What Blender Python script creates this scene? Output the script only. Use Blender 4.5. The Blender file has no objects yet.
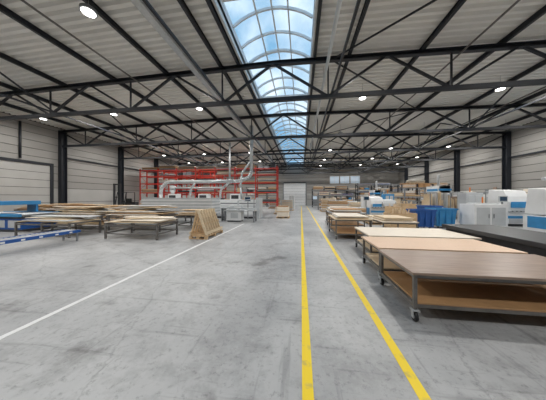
import bpy, math, random
from mathutils import Vector, Matrix
random.seed(7)
S=bpy.context.scene
S.view_settings.view_transform='Standard'

# ---------------------------------------------------------------- materials
def nodes(m):
    m.use_nodes=True
    nt=m.node_tree
    return nt, nt.nodes["Principled BSDF"]
def mat(name,col,rough=.6,metal=0,var=.12,scale=3.0,stretch=(1,1,1)):
    m=bpy.data.materials.new(name); nt,b=nodes(m)
    tc=nt.nodes.new("ShaderNodeTexCoord"); mp=nt.nodes.new("ShaderNodeMapping"); mp.inputs["Scale"].default_value=stretch
    nz=nt.nodes.new("ShaderNodeTexNoise"); nz.inputs["Scale"].default_value=scale; nz.inputs["Detail"].default_value=5
    rp=nt.nodes.new("ShaderNodeValToRGB")
    rp.color_ramp.elements[0].position=.3; rp.color_ramp.elements[1].position=.7
    rp.color_ramp.elements[0].color=tuple(c*(1-var) for c in col)+(1,)
    rp.color_ramp.elements[1].color=tuple(min(1,c*(1+var)) for c in col)+(1,)
    nt.links.new(tc.outputs["Object"],mp.inputs[0]); nt.links.new(mp.outputs[0],nz.inputs["Vector"])
    nt.links.new(nz.outputs["Fac"],rp.inputs[0]); nt.links.new(rp.outputs[0],b.inputs["Base Color"])
    b.inputs["Roughness"].default_value=rough; b.inputs["Metallic"].default_value=metal
    return m
M={}
M['steel_dark']=mat("dark_steel",(.011,.014,.020),.5,.0)
M['deck']=mat("roof_deck",(.76,.745,.705),.55,0,.05,.6)
M['white']=mat("white_paint",(.78,.79,.79),.4,0,.04)
M['wall']=mat("wall_cladding",(.325,.315,.295),.65,0,.05,.5)
M['wall_lo']=mat("wall_plinth",(.43,.425,.405),.7,0,.07,.8)
M['seam']=mat("seam_dark",(.07,.07,.07),.8)
M['galv']=mat("galvanised",(.50,.52,.53),.38,.4,.1,8)
M['steelg']=mat("worn_grey_steel",(.17,.16,.15),.5,.3,.2,8)
M['grey']=mat("grey_paint",(.22,.23,.24),.5)
M['lgrey']=mat("light_grey_paint",(.52,.54,.55),.45,0,.05)
M['red']=mat("red_paint",(.55,.035,.022),.45)
M['blue']=mat("blue_paint",(.015,.09,.33),.45)
M['lblue']=mat("light_blue_paint",(.04,.25,.52),.4)
M['pine']=mat("pine_wood",(.60,.42,.24),.6,0,.2,4,(1,9,9))
M['pine2']=mat("pale_plywood",(.70,.56,.38),.6,0,.12,3,(1,8,8))
M['brown']=mat("brown_laminate",(.30,.215,.165),.35,0,.28,3,(1.0,22,22))
M['peach']=mat("chipboard_peach",(.72,.51,.36),.45,0,.06,30)
M['cream']=mat("cream_board",(.80,.71,.59),.45,0,.05,5)
M['card']=mat("hardboard",(.42,.24,.11),.65,0,.12,6)
M['dark']=mat("dark_grey_top",(.035,.037,.042),.4,0,.2,6)
M['black']=mat("black_rubber",(.015,.015,.015),.6)
M['orange']=mat("orange_plastic",(.7,.2,.03),.5)
M['screen']=mat("screen_dark",(.02,.05,.09),.15)
def wornline(name,col,base,p=.36):
    m=bpy.data.materials.new(name); nt,b=nodes(m)
    tc=nt.nodes.new("ShaderNodeTexCoord"); nz=nt.nodes.new("ShaderNodeTexNoise"); nz.inputs["Scale"].default_value=9; nz.inputs["Detail"].default_value=8
    rp=nt.nodes.new("ShaderNodeValToRGB"); rp.color_ramp.elements[0].position=p-.06; rp.color_ramp.elements[1].position=p+.06
    rp.color_ramp.elements[0].color=base+(1,); rp.color_ramp.elements[1].color=col+(1,)
    nt.links.new(tc.outputs["Object"],nz.inputs["Vector"]); nt.links.new(nz.outputs["Fac"],rp.inputs[0]); nt.links.new(rp.outputs[0],b.inputs["Base Color"])
    b.inputs["Roughness"].default_value=.5
    return m
M['lineY']=wornline("yellow_line_paint",(.88,.64,.02),(.62,.47,.10),.38)
M['lineW']=wornline("white_line_paint",(.78,.78,.77),(.55,.55,.54))
def floor_mat():
    m=bpy.data.materials.new("polished_concrete"); nt,b=nodes(m); L=nt.links.new
    tc=nt.nodes.new("ShaderNodeTexCoord")
    def noise(s,d,r=.6,st=None):
        n=nt.nodes.new("ShaderNodeTexNoise"); n.inputs["Scale"].default_value=s; n.inputs["Detail"].default_value=d; n.inputs["Roughness"].default_value=r
        if st:
            mp=nt.nodes.new("ShaderNodeMapping"); mp.inputs["Scale"].default_value=st[0]; mp.inputs["Rotation"].default_value=(0,0,st[1]); L(tc.outputs["Object"],mp.inputs[0]); L(mp.outputs[0],n.inputs["Vector"])
        else: L(tc.outputs["Object"],n.inputs["Vector"])
        return n
    def ramp(src,p0,c0,p1,c1):
        r=nt.nodes.new("ShaderNodeValToRGB"); e=r.color_ramp.elements
        e[0].position=p0; e[0].color=c0+(1,); e[1].position=p1; e[1].color=c1+(1,); L(src,r.inputs[0]); return r
    def mul(a,c,f=1):
        x=nt.nodes.new("ShaderNodeMixRGB"); x.blend_type='MULTIPLY'; x.inputs[0].default_value=f; L(a,x.inputs[1]); L(c,x.inputs[2]); return x
    n1=noise(.45,7,.65); a=ramp(n1.outputs[0],.34,(.345,.348,.352),.66,(.515,.515,.512))
    n2=noise(2.6,10,.72); c=ramp(n2.outputs[0],.32,(.62,.62,.62),.52,(1,1,1))
    x=mul(a.outputs[0],c.outputs[0],.8)
    n3=noise(1.1,6,.6); d=ramp(n3.outputs[0],.30,(.42,.41,.40),.39,(1,1,1)); x=mul(x.outputs[0],d.outputs[0],.7)
    n5=noise(16,7,.75); d5=ramp(n5.outputs[0],.35,(.5,.5,.5),.46,(1,1,1)); x=mul(x.outputs[0],d5.outputs[0],.6)
    for st,p in ((((.35,6,1),.5),.34),(((5,.3,1),.12),.34),(((.5,9,1),-.9),.32)):
        s=noise(1.5,6,.6,st); ds=ramp(s.outputs[0],p-.03,(.6,.6,.6),p+.05,(1,1,1)); x=mul(x.outputs[0],ds.outputs[0],.6)
    v=nt.nodes.new("ShaderNodeTexVoronoi"); v.feature='DISTANCE_TO_EDGE'; v.inputs["Scale"].default_value=.33
    mx=nt.nodes.new("ShaderNodeMixRGB"); mx.inputs[0].default_value=.25; L(tc.outputs["Object"],mx.inputs[1]); L(n2.outputs["Color"],mx.inputs[2]); L(mx.outputs[0],v.inputs["Vector"])
    e=ramp(v.outputs["Distance"],0,(.5,.5,.5),.003,(1,1,1)); x=mul(x.outputs[0],e.outputs[0],.5)
    L(x.outputs[0],b.inputs["Base Color"])
    r=ramp(n2.outputs[0],.3,(.38,)*3,.7,(.52,)*3); L(r.outputs[0],b.inputs["Roughness"])
    b.inputs["Specular IOR Level"].default_value=.4
    return m
M['floor']=floor_mat()
def emis(name,col,s):
    m=bpy.data.materials.new(name); nt,b=nodes(m); b.inputs["Base Color"].default_value=col+(1,)
    b.inputs["Emission Color"].default_value=col+(1,); b.inputs["Emission Strength"].default_value=s; return m
M['lamp']=emis("led_panel",(1,.98,.94),8)
M['winlit']=emis("office_window",(.55,.65,.75),.35)
def glass():
    m=bpy.data.materials.new("skylight_glass"); m.use_nodes=True; nt=m.node_tree; nt.nodes.clear()
    o=nt.nodes.new("ShaderNodeOutputMaterial"); t=nt.nodes.new("ShaderNodeBsdfTransparent"); t.inputs[0].default_value=(.84,.91,.95,1)
    g=nt.nodes.new("ShaderNodeBsdfGlossy"); g.inputs["Roughness"].default_value=.15
    x=nt.nodes.new("ShaderNodeMixShader"); x.inputs[0].default_value=.06
    nt.links.new(t.outputs[0],x.inputs[1]); nt.links.new(g.outputs[0],x.inputs[2]); nt.links.new(x.outputs[0],o.inputs[0]); return m
M['glass']=glass()

# ---------------------------------------------------------------- mesh builder
class MB:
    def __init__(s): s.v=[]; s.f=[]; s.m=[]; s.sm=[]; s.ml=[]
    def mi(s,k):
        if k not in s.ml: s.ml.append(k)
        return s.ml.index(k)
    def add(s,vs,fs,k,smooth=None):
        o=len(s.v); s.v+= [tuple(v) for v in vs]; i=s.mi(k)
        for n,f in enumerate(fs):
            s.f.append([o+a for a in f]); s.m.append(i); s.sm.append(bool(smooth[n]) if smooth else False)
        return s
    def box(s,x0,x1,y0,y1,z0,z1,k):
        vs=[(x,y,z) for z in (z0,z1) for y in (y0,y1) for x in (x0,x1)]
        return s.add(vs,[(0,2,3,1),(4,5,7,6),(0,1,5,4),(2,6,7,3),(0,4,6,2),(1,3,7,5)],k)
    def obox(s,c,d,k,rz=0,rx=0,ry=0):
        R=Matrix.Rotation(rz,3,'Z')@Matrix.Rotation(ry,3,'Y')@Matrix.Rotation(rx,3,'X'); c=Vector(c)
        vs=[c+R@Vector((x*d[0]/2,y*d[1]/2,z*d[2]/2)) for z in (-1,1) for y in (-1,1) for x in (-1,1)]
        return s.add(vs,[(0,2,3,1),(4,5,7,6),(0,1,5,4),(2,6,7,3),(0,4,6,2),(1,3,7,5)],k)
    def beam(s,p,q,w,h,k):
        p=Vector(p); q=Vector(q); d=(q-p).normalized()
        up=Vector((0,0,1)) if abs(d.z)<.95 else Vector((0,1,0))
        a=d.cross(up).normalized(); b=a.cross(d).normalized()
        vs=[c+a*(i*w/2)+b*(j*h/2) for c in (p,q) for j in (-1,1) for i in (-1,1)]
        return s.add(vs,[(0,1,3,2),(4,6,7,5),(0,4,5,1),(2,3,7,6),(0,2,6,4),(1,5,7,3)],k)
    def ibeam(s,p,q,w,h,k,t=.02):
        p=Vector(p); q=Vector(q); d=(q-p).normalized()
        up=Vector((0,0,1)) if abs(d.z)<.95 else Vector((0,1,0))
        a=d.cross(up).normalized(); b=a.cross(d).normalized()
        s.beam(p,q,t,h-2*t,k); o=b*(h/2-t/2)
        s.beam(p+o,q+o,w,t,k); s.beam(p-o,q-o,w,t,k); return s
    def cyl(s,p,q,r,k,n=14,r2=None):
        p=Vector(p); q=Vector(q); r2=r if r2 is None else r2; d=(q-p).normalized()
        up=Vector((0,0,1)) if abs(d.z)<.95 else Vector((0,1,0))
        a=d.cross(up).normalized(); b=a.cross(d).normalized()
        vs=[p+(a*math.cos(t)+b*math.sin(t))*r for t in [2*math.pi*i/n for i in range(n)]]+[q+(a*math.cos(t)+b*math.sin(t))*r2 for t in [2*math.pi*i/n for i in range(n)]]
        fs=[(i,(i+1)%n,n+(i+1)%n,n+i) for i in range(n)]; sm=[1]*n
        fs+=[tuple(range(n))[::-1],tuple(range(n,2*n))]; sm+=[0,0]
        return s.add(vs,fs,k,sm)
    def tube(s,pts,r,k,n=12):
        P=[Vector(p) for p in pts]; out=[P[0]]
        for i in range(1,len(P)-1):
            a=(P[i-1]-P[i]); c=(P[i+1]-P[i]); rr=min(a.length,c.length)*.45; rr=min(rr,r*3)
            A=P[i]+a.normalized()*rr; C=P[i]+c.normalized()*rr
            for t in (0,.25,.5,.75,1): out.append(A*(1-t)**2+P[i]*2*t*(1-t)+C*t*t)
        out.append(P[-1])
        for i in range(len(out)-1): s.cyl(out[i],out[i+1],r,k,n)
        return s
    def done(s,name,bevel=0):
        me=bpy.data.meshes.new(name)
        V=[Vector(v) for v in s.v]
        lo=Vector((min(v.x for v in V),min(v.y for v in V),min(v.z for v in V))); hi=Vector((max(v.x for v in V),max(v.y for v in V),max(v.z for v in V)))
        c=Vector(((lo.x+hi.x)/2,(lo.y+hi.y)/2,lo.z))
        me.from_pydata([v-c for v in V],[],s.f)
        for k in s.ml: me.materials.append(M[k])
        me.polygons.foreach_set("material_index",s.m); me.polygons.foreach_set("use_smooth",s.sm); me.update()
        ob=bpy.data.objects.new(name,me); ob.location=c; S.collection.objects.link(ob)
        if bevel:
            b=ob.modifiers.new("bevel",'BEVEL'); b.width=bevel; b.segments=2; b.limit_method='ANGLE'; b.angle_limit=.9
        return ob

XL,XR,YF,YB=-20.5,18.0,-7.5,40.0
XC=-1.1; SKL,SKR=-2.7,.45
def zr(x): return 7.92-.02*abs(x-XC)

# ---------------------------------------------------------------- shell
MB().box(XL-.3,XR+.3,YF-.3,YB+.3,-.2,0,'floor').done("floor")
b=MB()
def deck(xa,xb):
    per=.28; prof=[]; y=YF
    while y<YB:
        prof+=[(y,0),(y+.10,0),(y+.15,.10),(y+.23,.10)]; y+=per
    prof.append((YB,0)); n=len(prof)
    vs=[(xa,p[0],zr(xa)+p[1]) for p in prof]+[(xb,p[0],zr(xb)+p[1]) for p in prof]
    b.add(vs,[(i,i+1,n+i+1,n+i) for i in range(n-1)],'deck')
deck(XL,SKL); deck(SKR,XR)
for (xa,xb) in ((XL-.3,SKL),(SKR,XR+.3)):
    za,zb=zr(xa)+.14,zr(xb)+.14
    vs=[(xa,YF-.3,za),(xb,YF-.3,zb),(xb,YB+.3,zb),(xa,YB+.3,za)]; vs+= [(v[0],v[1],v[2]+.2) for v in vs]
    b.add(vs,[(0,1,2,3),(7,6,5,4),(0,4,5,1),(1,5,6,2),(2,6,7,3),(3,7,4,0)],'white')
b.done("ceiling")
def wall_x(name,x,sgn):
    w=MB(); 
    w.box(min(x,x+sgn*.3),max(x,x+sgn*.3),YF,YB,0,7.9,'seam')
    z=0
    while z<7.4:
        h=1.2 if z<2.3 else .6
        k='wall_lo' if z<2.3 else 'wall'
        z1=min(z+h,7.5)
        w.box(min(x,x-sgn*.05),max(x,x-sgn*.05),YF,YB,z+.018,z1-.018,k); z+=h
    return w
wall_x("wall_left",XL,-1).done("wall_left")
wall_x("wall_right",XR,1).done("wall_right")
b=MB(); b.box(XL-.3,XR+.3,YB,YB+.3,0,8.2,'seam')
z=0
while z<7.3:
    h=1.2 if z<2.3 else .6
    b.box(XL,XR,YB-.05,YB,z+.018,min(z+h,7.55)-.018,'wall_lo' if z<2.3 else 'wall'); z+=h
b.done("wall_back")
MB().box(XL-.3,XR+.3,YF-.3,YF,0,8.2,'wall').done("wall_front")

MB().box(.01,.105,-2,37,0,.004,'lineY').done("yellow_floor_line")
MB().box(.955,1.05,-2,37,0,.004,'lineY').done("yellow_floor_line")
MB().box(-3.52,-3.44,-2,12,0,.004,'lineW').done("white_floor_line")

# skylight
b=MB(); y0,y1=YF,YB
for x,s in ((SKL,-1),(SKR,1)):
    b.box(min(x,x+s*.08),max(x,x+s*.08),y0,y1,zr(x)-.05,8.55,'white')
N=10; W=SKR-SKL; 
arc=[(SKL+W*i/N, 8.5+.55*math.sin(math.pi*i/N)**.8) for i in range(N+1)]
y=y0+.3; i=0
while y<=y1:
    r=.07 if i%3 else .14
    for j in range(N): b.beam((arc[j][0],y,arc[j][1]),(arc[j+1][0],y,arc[j+1][1]),r,.1,'white')
    if i%3==0: b.box(SKL,SKR,y-.05,y+.05,8.42,8.52,'white')
    y+=1.15; i+=1
for j in (3,5,7): b.box(arc[j][0]-.03,arc[j][0]+.03,y0,y1,arc[j][1]-.03,arc[j][1]+.05,'white')
vs=[(a[0],y0,a[1]+.05) for a in arc]+[(a[0],y1,a[1]+.05) for a in arc]
b.add(vs,[(j,j+1,N+1+j+1,N+1+j) for j in range(N)],'glass')
b.done("skylight")

# trusses + columns
TY=[-2.3,3.3,8.9,14.5,20.1,25.7,31.3,36.9]
ZB=6.0
for y in TY:
    b=MB(); top=lambda x: zr(x)-.28
    b.ibeam((XL+.05,y,top(XL)),(XC,y,top(XC)),.18,.18,'steel_dark'); b.ibeam((XC,y,top(XC)),(XR-.05,y,top(XR)),.18,.18,'steel_dark')
    b.beam((XL+.05,y,ZB),(XR-.05,y,ZB),.16,.16,'steel_dark')
    n=8; hw=(XR-XL)/n
    for i in range(n):
        a=XL+.1+hw*i*.995; c=a+hw*.5; d=a+hw*.995
        b.beam((a,y,top(a)),(c,y,ZB),.09,.09,'steel_dark'); b.beam((c,y,ZB),(d,y,top(d)),.09,.09,'steel_dark')
        b.beam((c,y,ZB),(c,y,top(c)),.06,.06,'steel_dark')
    b.done("roof_truss")
    for x in (XL+.25,XR-.25):
        c=MB(); c.box(x-.18,x+.18,y-.21,y-.18,0,7.3,'steel_dark'); c.box(x-.18,x+.18,y+.18,y+.21,0,7.3,'steel_dark'); c.box(x-.02,x+.02,y-.18,y+.18,0,7.3,'steel_dark')
        c.box(x-.2,x+.2,y-.27,y+.27,0,.03,'steel_dark'); c.done("steel_column")
for x in (-18.3,-15.4,-12.4,-9.4,-6.5,-3.7,-2.85,.6,2.05,4.9,7.7,10.6,13.4,16.2):
    MB().ibeam((x,YF,zr(x)-.12),(x,YB,zr(x)-.12),.10,.2,'steel_dark').done("roof_purlin")
b=MB()
for x in (-12.9,-3.5,1.3,10.8):
    b.beam((x,YF,ZB+.1),(x,YB,ZB+.1),.07,.07,'steel_dark')
for i in range(len(TY)-1):
    ya,yb=TY[i],TY[i+1]
    for x in (-12.9,10.8):
        b.beam((x,ya,ZB+.1),(x,(ya+yb)/2,zr(x)-.25),.06,.06,'steel_dark'); b.beam((x,(ya+yb)/2,zr(x)-.25),(x,yb,ZB+.1),.06,.06,'steel_dark')
    for x,x2 in ((1.3,7.7),):
        if i%2==0: b.beam((x,ya,zr(x)-.3),(x2,yb,zr(x2)-.3),.05,.05,'steel_dark')
        else: b.beam((x2,ya,zr(x2)-.3),(x,yb,zr(x)-.3),.05,.05,'steel_dark')
b.done("roof_bracing")
MB().box(-4.92,-4.68,YF+.1,34,7.38,7.44,'galv').box(-4.94,-4.91,YF+.1,34,7.38,7.48,'galv').box(-4.69,-4.66,YF+.1,34,7.38,7.48,'galv').done("cable_tray")
b=MB(); b.tube([(1.0,YF+.1,6.75),(1.0,22,6.75),(1.0,22,7.5)],.06,'lgrey')
for y in TY: b.cyl((1.0,y+.4,6.75),(1.0,y+.4,7.6),.012,'galv',6)
b.done("ceiling_pipe")
b=MB()
for x,z in ((-8.0,7.35),(6.2,7.3),(12.2,7.2)): b.tube([(x,YF+.1,z),(x,38,z)],.035,'steelg',8)
b.done("sprinkler_pipe")

# lamps
for y in (-1.2,5.0,11.4,17.6,23.6,29.4,35):
    for x in (-17.5,-12,-6.1,3.3,9.8,15.5):
        b=MB(); z=7.0
        b.cyl((x,y,z),(x,y,z+.09),.2,'grey',24); b.cyl((x,y,z-.015),(x,y,z),.165,'lamp',24); b.cyl((x,y,z+.09),(x,y,z+.2),.09,'grey',16,.06)
        b.cyl((x,y,z+.2),(x,y,zr(x)-.01),.008,'grey',6)
        b.done("high_bay_lamp")
        l=bpy.data.lights.new("led_light",'AREA'); l.shape='DISK'; l.size=.33; l.energy=148; l.color=(1,.98,.95)
        lo=bpy.data.objects.new("led_light",l); lo.location=(x,y,z-.03); S.collection.objects.link(lo)

# ---------------------------------------------------------------- wall details
b=MB(); b.box(XL+.06,XL+.12,9.6,13.7,0,4.2,'wall_lo')
for i in range(1,7): b.box(XL+.12,XL+.125,9.6,13.7,i*.6-.015,i*.6+.015,'seam')
b.box(XL+.06,XL+.2,9.4,9.6,0,4.4,'steel_dark').box(XL+.06,XL+.2,13.7,13.9,0,4.4,'steel_dark').box(XL+.06,XL+.2,9.6,13.7,4.2,4.4,'steel_dark')
b.done("door_1")
b=MB()
for ya,yb in ((14.5,20.1),(20.1,25.7),(25.7,31.3),(31.3,36.9)):
    b.box(XL+.06,XL+.2,ya+.25,yb-.25,5.0,5.12,'steel_dark'); b.box(XR-.2,XR-.06,ya+.25,yb-.25,5.0,5.12,'steel_dark')
b.done("trim_1")
MB().cyl((XL+.2,11.9,4.5),(XL+.2,11.9,7.2),.07,'steel_dark').done("downpipe")
b=MB(); b.box(-3.4,.9,YB-.12,YB-.06,0,4.4,'white')
for i in range(1,8): b.box(-3.4,.9,YB-.13,YB-.12,i*.55-.015,i*.55+.015,'grey')
b.box(-3.6,-3.4,YB-.2,YB-.06,0,4.6,'grey').box(.9,1.1,YB-.2,YB-.06,0,4.6,'grey').box(-3.4,.9,YB-.2,YB-.06,4.4,4.6,'steel_dark'); b.done("door_2")
for n,(xa,xb) in enumerate(((5.6,7.2),(7.5,9.1),(9.4,11.0))):
    MB().box(xa,xb,YB-.09,YB-.06,4.3,5.6,'winlit').box(xa-.08,xa,YB-.14,YB-.06,4.2,5.7,'white').box(xb,xb+.08,YB-.14,YB-.06,4.2,5.7,'white').box(xa,xb,YB-.14,YB-.06,5.6,5.7,'white').box(xa,xb,YB-.14,YB-.06,4.2,4.3,'white').box((xa+xb)/2-.03,(xa+xb)/2+.03,YB-.13,YB-.06,4.3,5.6,'white').done("window_%d"%(n+1))
MB().box(2.2,3.2,YB-.1,YB-.06,0,2.2,'grey').box(2.3,3.1,YB-.12,YB-.1,1.2,2.05,'winlit').box(2.1,2.2,YB-.14,YB-.06,0,2.3,'white').box(3.2,3.3,YB-.14,YB-.06,0,2.3,'white').box(2.2,3.2,YB-.14,YB-.06,2.2,2.3,'white').done("door_3")

# ---------------------------------------------------------------- table carts
def caster(b,x,y,r=.075):
    b.cyl((x-.02,y,r),(x+.02,y,r),r,'black',18); b.cyl((x-.023,y,r),(x+.023,y,r),r*.5,'galv',12)
    b.box(x-.035,x-.026,y-.03,y+.03,r-.02,r*2+.02,'galv').box(x+.026,x+.035,y-.03,y+.03,r-.02,r*2+.02,'galv').box(x-.045,x+.045,y-.045,y+.045,r*2+.01,r*2+.03,'galv')
def boards(b,x0,x1,y0,y1,z0,n,th=.03,ks=('pine','pine2'),j=.15,rz=.03,messy=False):
    z=z0
    for i in range(n):
        k=random.choice(ks); dx=random.uniform(-j,j); dy=random.uniform(-j,j)*.6
        l=(x1-x0)*random.uniform(.85,1.02); w=(y1-y0)*random.uniform(.8,1.0)
        if messy and i>n*.4:
            l*=random.uniform(.55,1); w*=random.uniform(.6,1); dx+=random.uniform(-.3,.3)
        b.obox(((x0+x1)/2+dx,(y0+y1)/2+dy,z+th/2),(l,w,th*.93),k,random.uniform(-rz,rz)); z+=th
    return z
def cart(x0,x1,y0,y1,zt,top,shelf='card',zs=.24,name="trolley_table",th=.035,load=0,lk=('pine2','cream')):
    b=MB(); t=.045
    for x in (x0+.03,x1-.03-t):
        for y in (y0+.03,y1-.03-t):
            b.box(x,x+t,y,y+t,.16,zt-th,'steelg'); caster(b,x+t/2,y+t/2,.065)
    for z in (zs-.03,zt-th-.025):
        b.box(x0+.03+t,x1-.03-t,y0+.035,y0+.075,z-.025,z+.024,'steelg').box(x0+.03+t,x1-.03-t,y1-.075,y1-.035,z-.025,z+.024,'steelg')
        b.box(x0+.035,x0+.075,y0+.08,y1-.08,z-.025,z+.024,'steelg').box(x1-.075,x1-.035,y0+.08,y1-.08,z-.025,z+.024,'steelg')
    b.box(x0+.08,x1-.08,y0+.03,y1-.03,zs-.005,zs+.02,shelf)
    b.box(x0,x1,y0,y1,zt-th,zt,top)
    if load: boards(b,x0+.1,x1-.1,y0+.1,y1-.1,zt,load,.035,lk,.08,.03)
    return b.done(name,.004)
cart(1.45,4.0,2.85,4.05,.66,'brown')
cart(1.5,4.0,4.15,5.3,.66,'peach','pine2')
cart(1.75,4.3,5.45,6.95,.66,'cream','pine2')
cart(1.3,2.7,8.0,9.9,.8,'pine2','card',load=3,lk=('cream','pine2','white'))
cart(3.1,4.4,8.2,9.8,.7,'cream','card',load=4)
cart(1.5,3.2,10.5,12.2,.85,'lgrey','card',load=5,lk=('white','card','cream'))
cart(1.7,3.3,13.0,14.4,.8,'pine2','card',load=6,lk=('pine','cream','lgrey'))
b=MB(); b.box(4.4,5.8,3.3,7.0,.7,.8,'dark')
for x in (4.5,5.6):
    for y in (3.45,5.1,6.8): b.box(x,x+.1,y,y+.1,0,.7,'grey')
b.box(4.5,5.7,3.5,6.85,.16,.2,'grey').box(4.46,4.5,3.4,6.9,.45,.7,'dark').box(5.7,5.74,3.4,6.9,.45,.7,'dark')
b.box(4.7,5.4,4,5.6,.2,.3,'card')
b.done("dark_workbench",.006)

def pallet(b,x0,x1,y0,y1,z=0):
    for i in range(3):
        y=y0+(y1-y0-.1)*i/2; b.box(x0,x1,y,y+.1,z,z+.02,'pine')
        for q in range(3):
            x=x0+(x1-x0-.12)*q/2; b.box(x,x+.12,y,y+.1,z+.02,z+.1,'pine')
    for i in range(6):
        x=x0+(x1-x0-.1)*i/5; b.box(x,x+.1,y0,y1,z+.1,z+.125,'pine')
    return z+.125
def timber_stack(x0,x1,y0,y1,n,ks,th=.04,name="timber_stack"):
    b=MB(); z=pallet(b,x0,x1,y0,y1); boards(b,x0+.1,x1-.1,y0+.06,y1-.06,z,n,th,ks,.04,.01); return b.done(name)
timber_stack(2.9,4.9,15.5,16.9,18,('pine','pine2','card','lgrey'))
timber_stack(2.4,4.4,19,20.2,30,('pine','card','lgrey'))
timber_stack(4.9,7.0,21.4,22.6,24,('white','cream','pine2'))
timber_stack(4.0,5.6,12.6,13.8,9,('pine2','cream'))
timber_stack(2.2,4.0,23,24.2,34,('pine2','card','white'))
timber_stack(4.6,6.6,24,25.2,26,('lgrey','white'))
def shelf_rack(x0,x1,y0,y1,h,levels,kp,kb,name,load=.75,nb=3,ks=('pine','pine2','cream'),mx=9,bt=.12):
    b=MB(); bays=max(1,nb)
    for i in range(bays+1):
        x=x0+(x1-x0-.1)*i/bays
        for y in (y0,y1-.1): b.box(x,x+.1,y,y+.1,0,h,kp)
        m=6
        for q in range(m):
            za,zb=h*q/m,h*(q+1)/m
            b.beam((x+.05,y0+.1 if q%2 else y1-.1,za+.05),(x+.05,y1-.1 if q%2 else y0+.1,zb-.05),.03,.03,kp)
    for z in levels:
        for y in (y0-.01,y1-.05):
            b.box(x0,x1,y,y+.06,z-bt,z,kb)
        for i in range(bays):
            xa=x0+(x1-x0)*i/bays+.15; xb=x0+(x1-x0)*(i+1)/bays-.1
            if random.random()<load:
                if random.random()<.3 and h>2:
                    q=xa+.1
                    while q<xb-.6:
                        w=random.uniform(.35,.7); hh=random.uniform(.25,.5); b.box(q,q+w,y0+.1,y1-.15,z,z+hh,random.choice(ks+('card','grey'))); q+=w+random.uniform(.05,.3)
                else: boards(b,xa,xb,y0+.05,y1-.05,z+.01,random.randint(3,mx),.05,ks,.05,.01)
    return b.done(name)
shelf_rack(7.9,11.5,20.4,21.4,2.4,(.3,1.0,1.7),'grey','grey',"timber_rack",.9,2)
def crate(x0,x1,y0,y1,h):
    b=MB(); z=pallet(b,x0,x1,y0,y1)
    for i in range(4):
        za=z+(h-z)*i/4+.01; zb=z+(h-z)*(i+1)/4-.01
        b.box(x0,x1,y0,y0+.02,za,zb,'pine').box(x0,x1,y1-.02,y1,za,zb,'pine').box(x0,x0+.02,y0+.02,y1-.02,za,zb,'pine').box(x1-.02,x1,y0+.02,y1-.02,za,zb,'pine')
    for x in (x0+.02,x1-.1):
        for y in (y0+.02,y1-.1): b.box(x,x+.08,y,y+.08,z,h,'pine2')
    for i in range(10): b.obox((random.uniform(x0+.25,x1-.25),random.uniform(y0+.2,y1-.2),h-.15),(.06,.03,random.uniform(.5,.8)),'pine2',random.random(),random.uniform(-.2,.2),random.uniform(-.2,.2))
    return b.done("wooden_crate")
crate(4.4,5.6,10.6,11.5,.85); crate(5.9,6.9,14.2,15.2,1.0); crate(8.1,9.2,17.5,18.6,1.1)
def bin_(x,y,w,d,h,k='blue'):
    b=MB(); t=.04
    def q(z,e): return [(x-w/2+e,y-d/2+e,z),(x+w/2-e,y-d/2+e,z),(x+w/2-e,y+d/2-e,z),(x-w/2+e,y+d/2-e,z)]
    o0,o1=q(.12,.08),q(h,0); i1,i0=q(h,t),q(.16,.08+t)
    vs=o0+o1+i1+i0; fs=[]
    for a in (0,4,8):
        for i in range(4): fs.append((a+i,a+(i+1)%4,a+4+(i+1)%4,a+4+i))
    fs+=[(3,2,1,0),(12,13,14,15)]; b.add(vs,fs,k)
    b.box(x-w/2-.03,x+w/2+.03,y-d/2-.03,y-d/2+.0,h-.08,h,k).box(x-w/2-.03,x+w/2+.03,y+d/2,y+d/2+.03,h-.08,h,k).box(x-w/2-.03,x-w/2,y-d/2,y+d/2,h-.08,h,k).box(x+w/2,x+w/2+.03,y-d/2,y+d/2,h-.08,h,k)
    for a in (-.3,0,.3): b.box(x+a*w-.03,x+a*w+.03,y-d/2-.01,y-d/2+.06,.2,h-.1,k)
    for a in (-1,1):
        for c in (-1,1): caster(b,x+a*(w/2-.2),y+c*(d/2-.2),.05)
    return b.done("blue_bin")
bin_(6.3,11.6,.95,.9,1.0); bin_(7.5,12.0,1.0,.9,1.05,'lblue'); bin_(8.2,14.2,1.0,.9,1.1)
def cabinet_machine(x0,x1,y0,y1,h,k='white'):
    b=MB(); 
    b.box(x0,x1,y0,y1,.1,h,k).box(x0+.05,x1-.05,y0+.05,y1-.05,0,.1,'grey')
    xm=(x0+x1)/2
    b.box(x0+.1,xm-.04,y0-.02,y0,.3,h-.15,'lgrey').box(xm+.04,x1-.1,y0-.02,y0,.3,h-.15,'lgrey').box(xm-.12,xm-.09,y0-.05,y0-.02,h*.5,h*.65,'grey').box(xm+.09,xm+.12,y0-.05,y0-.02,h*.5,h*.65,'grey').box(x0+.2,x1-.2,y0+.2,y1-.2,h,h+.05,'lgrey')
    b.cyl((xm,(y0+y1)/2,h+.05),(xm,(y0+y1)/2,h+.35),.03,'orange',10)
    return b.done("machine_cabinet",.02)
cabinet_machine(8.2,9.6,10.8,11.7,1.3)
cabinet_machine(9.9,10.8,13.6,14.3,1.9,'lgrey')
cabinet_machine(7.2,8.0,18.6,19.3,1.9,'lblue')
cabinet_machine(5.4,6.6,18.4,19.2,1.7,'white')
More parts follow.
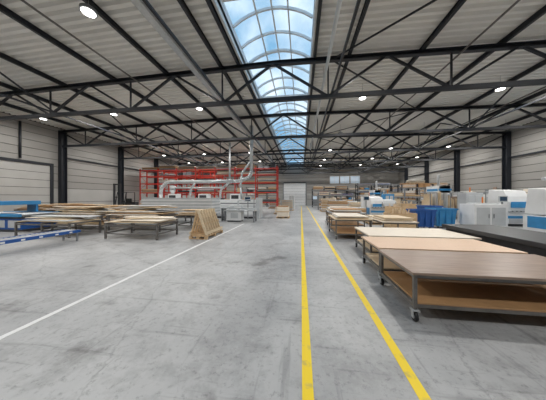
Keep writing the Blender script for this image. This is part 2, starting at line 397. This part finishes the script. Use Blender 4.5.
def bander(x0,L,y,h,k1,k2,n=4,pipe=True):
    b=MB(); d=1.3
    b.box(x0,x0+L,y,y+d,.15,.85,'white').box(x0+.1,x0+L-.1,y+.1,y+d-.1,0,.15,'dark')
    b.box(x0+.02,x0+L-.02,y-.01,y,.45,.6,'lblue')
    for i in range(n):
        hh=h*(1 if i%3!=1 else .86)
        xa=x0+L*i/n+.02; xb=x0+L*(i+1)/n-.02
        pr=[(y+.05,.9),(y-.05,hh*.66),(y+.02,hh*.8),(y+.2,hh*.95),(y+1.1,hh),(y+1.25,.9)]
        m=len(pr); vs=[(xa,p[0],p[1]) for p in pr]+[(xb,p[0],p[1]) for p in pr]
        b.add(vs,[(j,(j+1)%m,m+(j+1)%m,m+j) for j in range(m)]+[tuple(range(m))[::-1],tuple(range(m,2*m))],k1 if i%2==0 else k2)
        b.box(xa+(xb-xa)*.15,xb-(xb-xa)*.15,y-.07,y-.02,hh*.5,hh*.66,'screen' if i%2 else 'lblue')
        b.box(xa+.08,xb-.08,y-.02,y-.01,.2,.42,'lgrey'); b.box(xb-.12,xb-.09,y-.09,y-.05,1.0,1.25,'dark')
    b.box(x0,x0+L,y-.2,y-.02,.82,.9,'galv').box(x0-.02,x0,y+.2,y+1.1,.3,.8,'lblue')
    q=x0+.1
    while q<x0+L: b.cyl((q,y-.22,.86),(q,y-.2,.86),.03,'dark',8); q+=.2
    if pipe:
        for q in (x0+L*.5,x0+L*.75): b.cyl((q,y+.7,h*.84),(q,y+.7,h+.6),.07,'galv')
        b.tube([(x0+L*.45,y+.7,h+.6),(x0+L-.3,y+.7,h+.6),(x0+L-.3,y+.7,5.9)],.1,'galv')
    b.box(x0-.4,x0-.34,y-.2,y-.14,0,1.5,'grey').obox((x0-.37,y-.22,1.55),(.42,.06,.32),'lgrey').obox((x0-.37,y-.255,1.55),(.34,.01,.24),'screen')
    return b.done("edge_banding_machine",.015)
bander(10.1,5.6,9.4,2.05,'white','lblue',5)
bander(11.4,5.4,12.9,2.1,'white','lblue',5)
bander(5.3,1.9,16.3,1.7,'white','lgrey',2,False)
def cnc(x0,x1,y0,y1,h):
    b=MB(); b.box(x0,x1,y0,y1,0,.7,'lgrey').box(x0+.3,x1-.3,y0+.2,y1-.2,.7,.85,'dark')
    for i in range(6): x=x0+.4+(x1-x0-.9)*i/5; b.box(x,x+.1,y0+.2,y1-.2,.85,.92,'galv')
    xm=x0+(x1-x0)*.45
    b.box(xm,xm+1.0,y0-.1,y0+.4,.7,h,'white').box(xm,xm+1.0,y1-.4,y1+.1,.7,h,'white').box(xm-.1,xm+1.1,y0-.1,y1+.1,h-.7,h,'white').box(xm-.11,xm-.1,y0,y1,h-.55,h-.3,'lblue').box(xm+.1,xm+.9,y0-.12,y0-.1,1.0,h-.9,'lblue').box(xm-.1,xm+1.1,y0-.12,y0-.1,h-.5,h-.3,'lblue')
    b.cyl((xm+.5,(y0+y1)/2,h),(xm+.5,(y0+y1)/2,h+1.2),.12,'galv')
    return b.done("cnc_router",.02)
b=MB(); b.box(9.6,16.4,16.6,18.0,.08,.16,'grey')
for i in range(15):
    x=9.7+i*.46; b.beam((x,16.65,.16),(x,16.65,2.0),.04,.04,'grey'); b.beam((x,17.95,.16),(x,17.95,2.0),.04,.04,'grey'); b.beam((x,16.65,1.98),(x,17.95,1.98),.04,.04,'grey')
    for q in range(random.randint(2,5)): 
        if i<14: b.box(x+.07+q*.07,x+.1+q*.07,16.7+random.uniform(0,.2),17.9,.17,random.uniform(1.3,2.1),random.choice(('pine2','cream','lgrey','brown','white')))
for x in (9.7,13.0,16.3):
    b.box(x-.05,x+.05,16.6,16.7,0,.08,'grey').box(x-.05,x+.05,17.9,18,0,.08,'grey')
b.done("panel_storage_rack")
cnc(11.8,16.6,22.6,24.4,2.8)
cnc(7.2,11.2,26.2,27.8,2.5)
shelf_rack(8,17,30,31.2,3.6,(.4,1.4,2.4,3.4),'steel_dark','grey',"storage_rack",.9,4,('pine','lgrey','cream','white','blue'),14)
shelf_rack(12,17.2,26,27.1,3.2,(.4,1.2,1.9,2.8),'steel_dark','grey',"storage_rack",.9,3,('pine','cream','white','card'),11)
b=MB()
for i in range(26):
    y=12.0+i*.42+random.uniform(-.1,.1); h=random.uniform(1.6,2.6)
    if min(abs(y-14.5),abs(y-20.1))<.5: continue
    b.obox((XR-.3,y,h/2+.02),(.03,random.uniform(.3,.38),h),random.choice(('pine2','cream','lgrey','brown','grey')),0,0,.12)
b.done("leaning_sheets")

# ---------------------------------------------------------------- left side
shelf_rack(-19.6,-2.6,22,23.2,5.1,(1.1,2.2,3.3,4.2,4.9),'red','red',"pallet_rack",.9,7,('lgrey','pine','grey','dark','card'),11,.10)
shelf_rack(-19.4,-10.5,26,27.2,5.4,(1.2,2.0,2.8,3.6,4.4,5.2),'red','red',"pallet_rack",.9,5,('lgrey','pine','dark'),8,.10)
# ducting
b=MB()
b.tube([(-3.9,15.5,7.3),(-3.9,15.5,3.3),(-4.9,15.5,2.9),(-11.3,15.5,2.9),(-11.8,15.5,2.3),(-11.8,15.5,1.02)],.14,'galv')
b.tube([(-3.9,15.5,4.6),(-4.6,15.2,3.5),(-4.6,14.9,2.6),(-4.6,15.1,1.5)],.08,'galv')
b.tube([(-5.6,15.5,2.9),(-6.3,15.2,2.3),(-6.4,15.12,1.47)],.08,'galv')
b.tube([(-8.6,15.5,2.9),(-8.9,15.2,2.3),(-8.9,15.12,1.47)],.08,'galv')
b.tube([(-3.9,15.6,6.6),(-3.9,18,6.6),(-3.9,30,6.6)],.14,'galv')
for z in (3.6,4.6,5.6,6.6): b.cyl((-3.9,15.5,z),(-3.9,15.5,z+.05),.16,'lgrey')
for x in (-6,-7.5,-9,-10.5): b.cyl((x,15.5,2.9),(x+.05,15.5,2.9),.16,'lgrey')
b.done("extraction_duct")
b=MB()
b.tube([(-7.2,19.6,7.2),(-7.2,19.6,3.2),(-7.8,19.6,2.6),(-13.5,19.6,2.6)],.10,'galv')
b.cyl((-13.5,19.6,2.4),(-13.5,19.6,2.8),.3,'lgrey',20); b.cyl((-13.5,19.6,1.6),(-13.5,19.6,2.4),.05,'lgrey',12,.3); b.cyl((-13.5,19.6,0),(-13.5,19.6,1.6),.22,'blue',16)
b.done("dust_extractor")
# beam saw
b=MB(); b.box(-12.4,-3.2,14.9,15.9,.0,.15,'dark').box(-12.4,-3.2,14.9,15.9,.15,1.0,'lgrey').box(-12.4,-3.2,14.95,15.3,1.0,1.45,'white').box(-12.4,-3.2,14.93,14.95,1.12,1.2,'grey').box(-12.5,-12.2,14.8,16,0.0,1.6,'grey').box(-3.4,-3.1,14.8,16,0.0,1.6,'lgrey')
for i in range(9): b.box(-12.1+i*.96,-11.3+i*.96,14.88,14.9,.3,.9,'white')
for i in range(4):
    x=-11.6+i*2; b.box(x,x+.5,13.2,14.9,.85,.92,'galv').box(x+.1,x+.2,13.3,13.5,0,.85,'grey').box(x+.3,x+.4,13.3,13.5,0,.85,'grey')
for x in (-11,-8.3,-5.6): b.box(x,x+.8,15.31,15.9,1.0,1.9,'white').box(x+.1,x+.7,15.29,15.31,1.5,1.8,'dark')
b.box(-12.0,-3.4,16.6,18.6,.85,.95,'galv')
for i in range(5): b.box(-11.8+i*2,-11.7+i*2,16.7,16.8,0,.85,'grey').box(-11.8+i*2,-11.7+i*2,18.4,18.5,0,.85,'grey')
b.box(-3.9,-3.84,14.3,14.36,0,1.4,'grey').obox((-3.87,14.28,1.5),(.5,.08,.38),'lgrey').obox((-3.87,14.235,1.5),(.4,.01,.28),'screen')
b.done("beam_saw",.01)
b=MB(); b.box(-5.0,-2.9,12.6,13.5,.72,.8,'galv').box(-4.9,-3.9,12.7,13.4,.1,.72,'white').box(-4.85,-3.95,12.75,13.35,0,.1,'dark').box(-3.1,-3.0,12.7,12.8,0,.72,'grey').box(-3.1,-3.0,13.3,13.4,0,.72,'grey').box(-4.9,-3.0,13.3,13.36,.8,.92,'lgrey').box(-4.6,-4.1,12.68,12.7,.25,.6,'lgrey').cyl((-4.2,13.05,.8),(-4.2,13.05,.84),.12,'grey',20).beam((-3.2,13.45,.4),(-3.2,13.45,1.5),.05,.05,'grey').beam((-3.2,13.4,1.5),(-4.2,13.05,1.4),.05,.05,'lgrey').box(-4.5,-3.9,13.0,13.1,1.0,1.1,'lgrey').box(-4.25,-4.15,13.02,13.08,1.1,1.4,'lgrey')
b.done("table_saw",.012)
b=MB()
for x in (-9.6,-7.9,-6.2): b.box(x,x+.1,11.6,12.9,.4,.5,'grey').box(x,x+.08,11.65,11.73,0,.4,'grey').box(x,x+.08,12.75,12.83,0,.4,'grey')
z=.5
for i in range(11): b.box(-10.2+random.uniform(-.05,.05),-5.4,11.6,12.9,z,z+.092,'white' if i%2 else 'lgrey'); z+=.1
b.done("sandwich_panel_stack")
def bench(x0,x1,y0,y1,zt,n,name="board_trolley",ks=('pine','pine2','cream'),th=.03,fan=0,low=0,kf='steelg'):
    b=MB(); m=max(2,int((x1-x0)/1.2)+1)
    for i in range(m):
        x=x0+(x1-x0-.06)*i/(m-1)
        for y in (y0,y1-.06): b.box(x,x+.06,y,y+.06,0,zt-.06,kf)
        b.box(x,x+.06,y0,y1,zt-.06,zt,kf).box(x+.01,x+.05,y0+.06,y1-.06,.2,.25,kf)
    for y in (y0,y1-.06): b.box(x0,x1,y+.01,y+.05,zt-.12,zt-.06,kf).box(x0,x1,y+.01,y+.05,.18,.22,kf)
    z=boards(b,x0,x1,y0,y1,zt,n,th,ks,.2,.05,True)
    if low: boards(b,x0+.1,x1-.1,y0+.1,y1-.1,.25,low,.04,ks,.1,.02)
    for i in range(fan): 
        b.obox((random.uniform(x0+.8,x1-.8),(y0+y1)/2+random.uniform(-.25,.25),z+.035+.026*i),(random.uniform(1.4,2.8),random.uniform(.2,.9),.024),random.choice(ks),random.uniform(-.35,.35),0,random.uniform(-.02,.02))
    return b.done(name)
bench(-12.6,-9.7,8.5,9.9,.76,7,fan=6,low=3,ks=('cream','pine2','lgrey','pine','card'))
bench(-9.4,-6.6,8.6,10.0,.76,8,fan=7,low=5,ks=('pine','pine2','cream','card','lgrey'))
bench(-7.7,-5.4,6.9,8.2,.62,4,ks=('cream','pine2','lgrey'),fan=2)
bench(-11.9,-9.2,6.8,8.1,.6,4,ks=('lgrey','pine2','cream'),fan=3)
bench(-6.3,-4.7,9.4,10.8,.7,7,ks=('lgrey','pine2','pine'),fan=2)
bench(-16,-12.9,10.4,11.8,.8,10,ks=('pine','pine2','card'),fan=4)
bench(-19.3,-16.4,11.0,12.3,.8,8,ks=('pine','cream','card'),fan=3)
timber_stack(-15.4,-12.6,13.2,14.4,22,('pine','pine2','card'))
timber_stack(-12.2,-10.6,11.8,13.0,18,('pine','cream','card'))
timber_stack(-15.6,-13.2,17.2,18.6,30,('pine2','lgrey'))
# roller conveyor
b=MB(); x0,x1,y0,y1,zt=-8.9,-8.3,4.3,6.5,.42
for x in (x0,x1):
    b.box(x-.025,x+.025,y0,y1,zt-.1,zt,'blue')
    for i in range(5): b.box(x-.029,x+.029,y0+.15+i*.42,y0+.24+i*.42,zt-.08,zt-.03,'white')
y=y0+.1
while y<y1: b.cyl((x0+.025,y,zt-.03),(x1-.025,y,zt-.03),.03,'galv',10); y+=.12
for y in (y0+.1,y1-.1):
    for x in (x0,x1): b.box(x-.022,x+.022,y-.022,y+.022,0,zt-.1,'grey')
    b.box(x0+.022,x1-.022,y-.015,y+.015,.14,.17,'grey')
b.done("roller_conveyor")
# blue panel machine
b=MB(); b.box(-16.5,-12.9,7.6,9.0,.0,.12,'dark').box(-16.5,-12.9,7.6,9.0,.12,.62,'blue').box(-16.5,-12.9,7.62,8.98,.62,.75,'dark')
for i in range(18): b.cyl((-16.4+i*.2,7.65,.80),(-16.4+i*.2,8.95,.80),.04,'galv',10)
b.box(-16.5,-12.9,7.5,7.62,.72,.86,'lblue').box(-16.5,-12.9,8.98,9.1,.72,.86,'lblue')
b.box(-14.9,-14.3,7.5,7.6,.86,1.4,'lblue').box(-14.9,-14.3,9.0,9.1,.86,1.4,'lblue').box(-15.0,-14.2,7.45,9.15,1.25,1.45,'lblue').box(-14.8,-14.4,7.44,7.46,1.0,1.2,'screen')
for i in range(4): b.box(-16.35+i*.9,-15.65+i*.9,7.58,7.6,.2,.55,'lgrey')
b.done("panel_processing_line",.012)
# pallet with wooden A-frame brackets
b=MB(); px0,px1,py0,py1=-4.35,-3.6,7.3,8.9
z=pallet(b,px0,px1,py0,py1)
for i in range(7):
    y=py0+.08+i*.22
    b.beam((px0+.06,y,z),(px0+.30,y,z+.95),.05,.09,'pine'); b.beam((px1-.04,y,z),(px0+.36,y,z+.95),.05,.09,'pine2')
    b.box(px0+.05,px1-.03,y-.02,y+.02,z,z+.08,'pine'); b.box(px0+.14,px1-.14,y+.025,y+.05,z+.42,z+.5,'pine'); b.box(px0+.24,px0+.42,y-.03,y+.05,z+.87,z+1.0,'pine2')
b.box(px0+.02,px0+.08,py0,py1,z+.05,z+.16,'pine2').box(px1-.08,px1-.02,py0,py1,z+.05,z+.16,'pine2')
b.done("wooden_frame_pallet")
# forklift
b=MB(); fx,fy=-17.0,17.0
b.box(fx-.55,fx+.55,fy-.3,fy+.9,.25,.8,'lgrey').box(fx-.55,fx+.55,fy+.9,fy+1.35,.2,1.15,'dark').box(fx-.5,fx+.5,fy+.45,fy+.9,.8,.95,'dark').box(fx-.3,fx+.3,fy+.3,fy+.7,.95,1.05,'black').box(fx-.3,fx+.3,fy+.7,fy+.8,1.0,1.5,'black')
for x in (-.5,.45):
    b.beam((fx+x,fy-.25,.8),(fx+x,fy+.0,2.1),.05,.05,'dark'); b.box(fx+x-.025,fx+x+.025,fy+.95,fy+1.0,1.1,2.1,'dark')
for i in range(6): b.box(fx-.52,fx+.48,fy+i*.18,fy+i*.18+.05,2.1,2.14,'dark')
for x in (-.35,.3):
    b.box(fx+x-.05,fx+x+.05,fy-.55,fy-.4,.08,2.9,'dark'); b.box(fx+x-.06,fx+x+.06,fy-1.65,fy-.55,.1,.15,'dark'); b.box(fx+x-.06,fx+x+.06,fy-.6,fy-.55,.1,.7,'dark')
for z in (.5,1.6,2.8): b.box(fx-.35,fx+.3,fy-.5,fy-.44,z,z+.08,'dark')
b.box(fx-.5,fx+.5,fy-.62,fy-.58,.45,.55,'dark'); b.cyl((fx,fy-.05,.8),(fx,fy+.12,1.2),.03,'dark'); b.cyl((fx,fy+.1,1.2),(fx,fy+.12,1.22),.17,'black')
for x in (-.55,.55):
    for y,r in ((-.1,.3),(1.0,.25)): b.cyl((fx+x-.09,fy+y,r),(fx+x+.09,fy+y,r),r,'black',20); b.cyl((fx+x-.1,fy+y,r),(fx+x+.1,fy+y,r),r*.5,'orange',16)
b.done("forklift")
# centre far
b=MB(); z=pallet(b,-1.9,-.9,15.4,16.5); b.box(-1.85,-.95,15.45,16.45,z,z+.75,'cream').box(-1.8,-1.0,15.5,16.4,z+.75,z+.83,'card').box(-1.87,-.93,15.43,16.47,z+.35,z+.42,'pine'); b.done("packed_pallet",.01)
timber_stack(-2.6,-1.2,19,20.1,14,('cream','pine2'))
timber_stack(-2.4,-.9,24,25.3,30,('lgrey','pine2'))
timber_stack(-4.6,-2.9,28,29.3,36,('lgrey','card'))
shelf_rack(1.8,7.4,33,34.2,3.0,(.3,1.1,1.9,2.8),'steel_dark','grey',"storage_rack",.95,3,('card','cream','pine','dark','white'),12)
shelf_rack(2.2,6.6,26.4,27.4,2.2,(.3,1.1,1.9),'grey','grey',"storage_rack",.95,3,('card','cream','pine','blue'),12)
b=MB(); b.box(-1.6,-.9,27,28,0,1.9,'white').box(-1.56,-1.27,26.98,27,.1,1.8,'lgrey').box(-1.23,-.94,26.98,27,.1,1.8,'lgrey'); b.done("tool_cabinet",.01)
shelf_rack(-9.5,-4,34,35.2,3.4,(.3,1.1,2.0,3.0),'steel_dark','grey',"storage_rack",.95,3,('card','cream','pine','dark','white'),12)
shelf_rack(4.4,16.5,38,39.2,3.6,(.3,1.2,2.1,3.0),'steel_dark','grey',"storage_rack",.95,6,('card','cream','pine','dark','white','lblue'),12)

# ---------------------------------------------------------------- world & camera
w=bpy.data.worlds.new("sky"); S.world=w; w.use_nodes=True; nt=w.node_tree; bg=nt.nodes["Background"]
tc=nt.nodes.new("ShaderNodeTexCoord"); nz=nt.nodes.new("ShaderNodeTexNoise"); nz.inputs["Scale"].default_value=3.2; nz.inputs["Detail"].default_value=6
rp=nt.nodes.new("ShaderNodeValToRGB"); rp.color_ramp.elements[0].position=.43; rp.color_ramp.elements[0].color=(.20,.40,.60,1); rp.color_ramp.elements[1].position=.62; rp.color_ramp.elements[1].color=(.78,.86,.92,1)
nt.links.new(tc.outputs["Generated"],nz.inputs["Vector"]); nt.links.new(nz.outputs["Fac"],rp.inputs[0]); nt.links.new(rp.outputs[0],bg.inputs[0]); bg.inputs[1].default_value=1.5

cam=bpy.data.cameras.new("camera"); co=bpy.data.objects.new("camera",cam); S.collection.objects.link(co)
cam.sensor_width=36; cam.lens=36*200/546; cam.clip_start=.05; cam.clip_end=200
cam.shift_y=-3/546
co.location=(0,0,1.65); co.rotation_euler=(math.pi/2,0,math.atan(.14))
S.camera=co
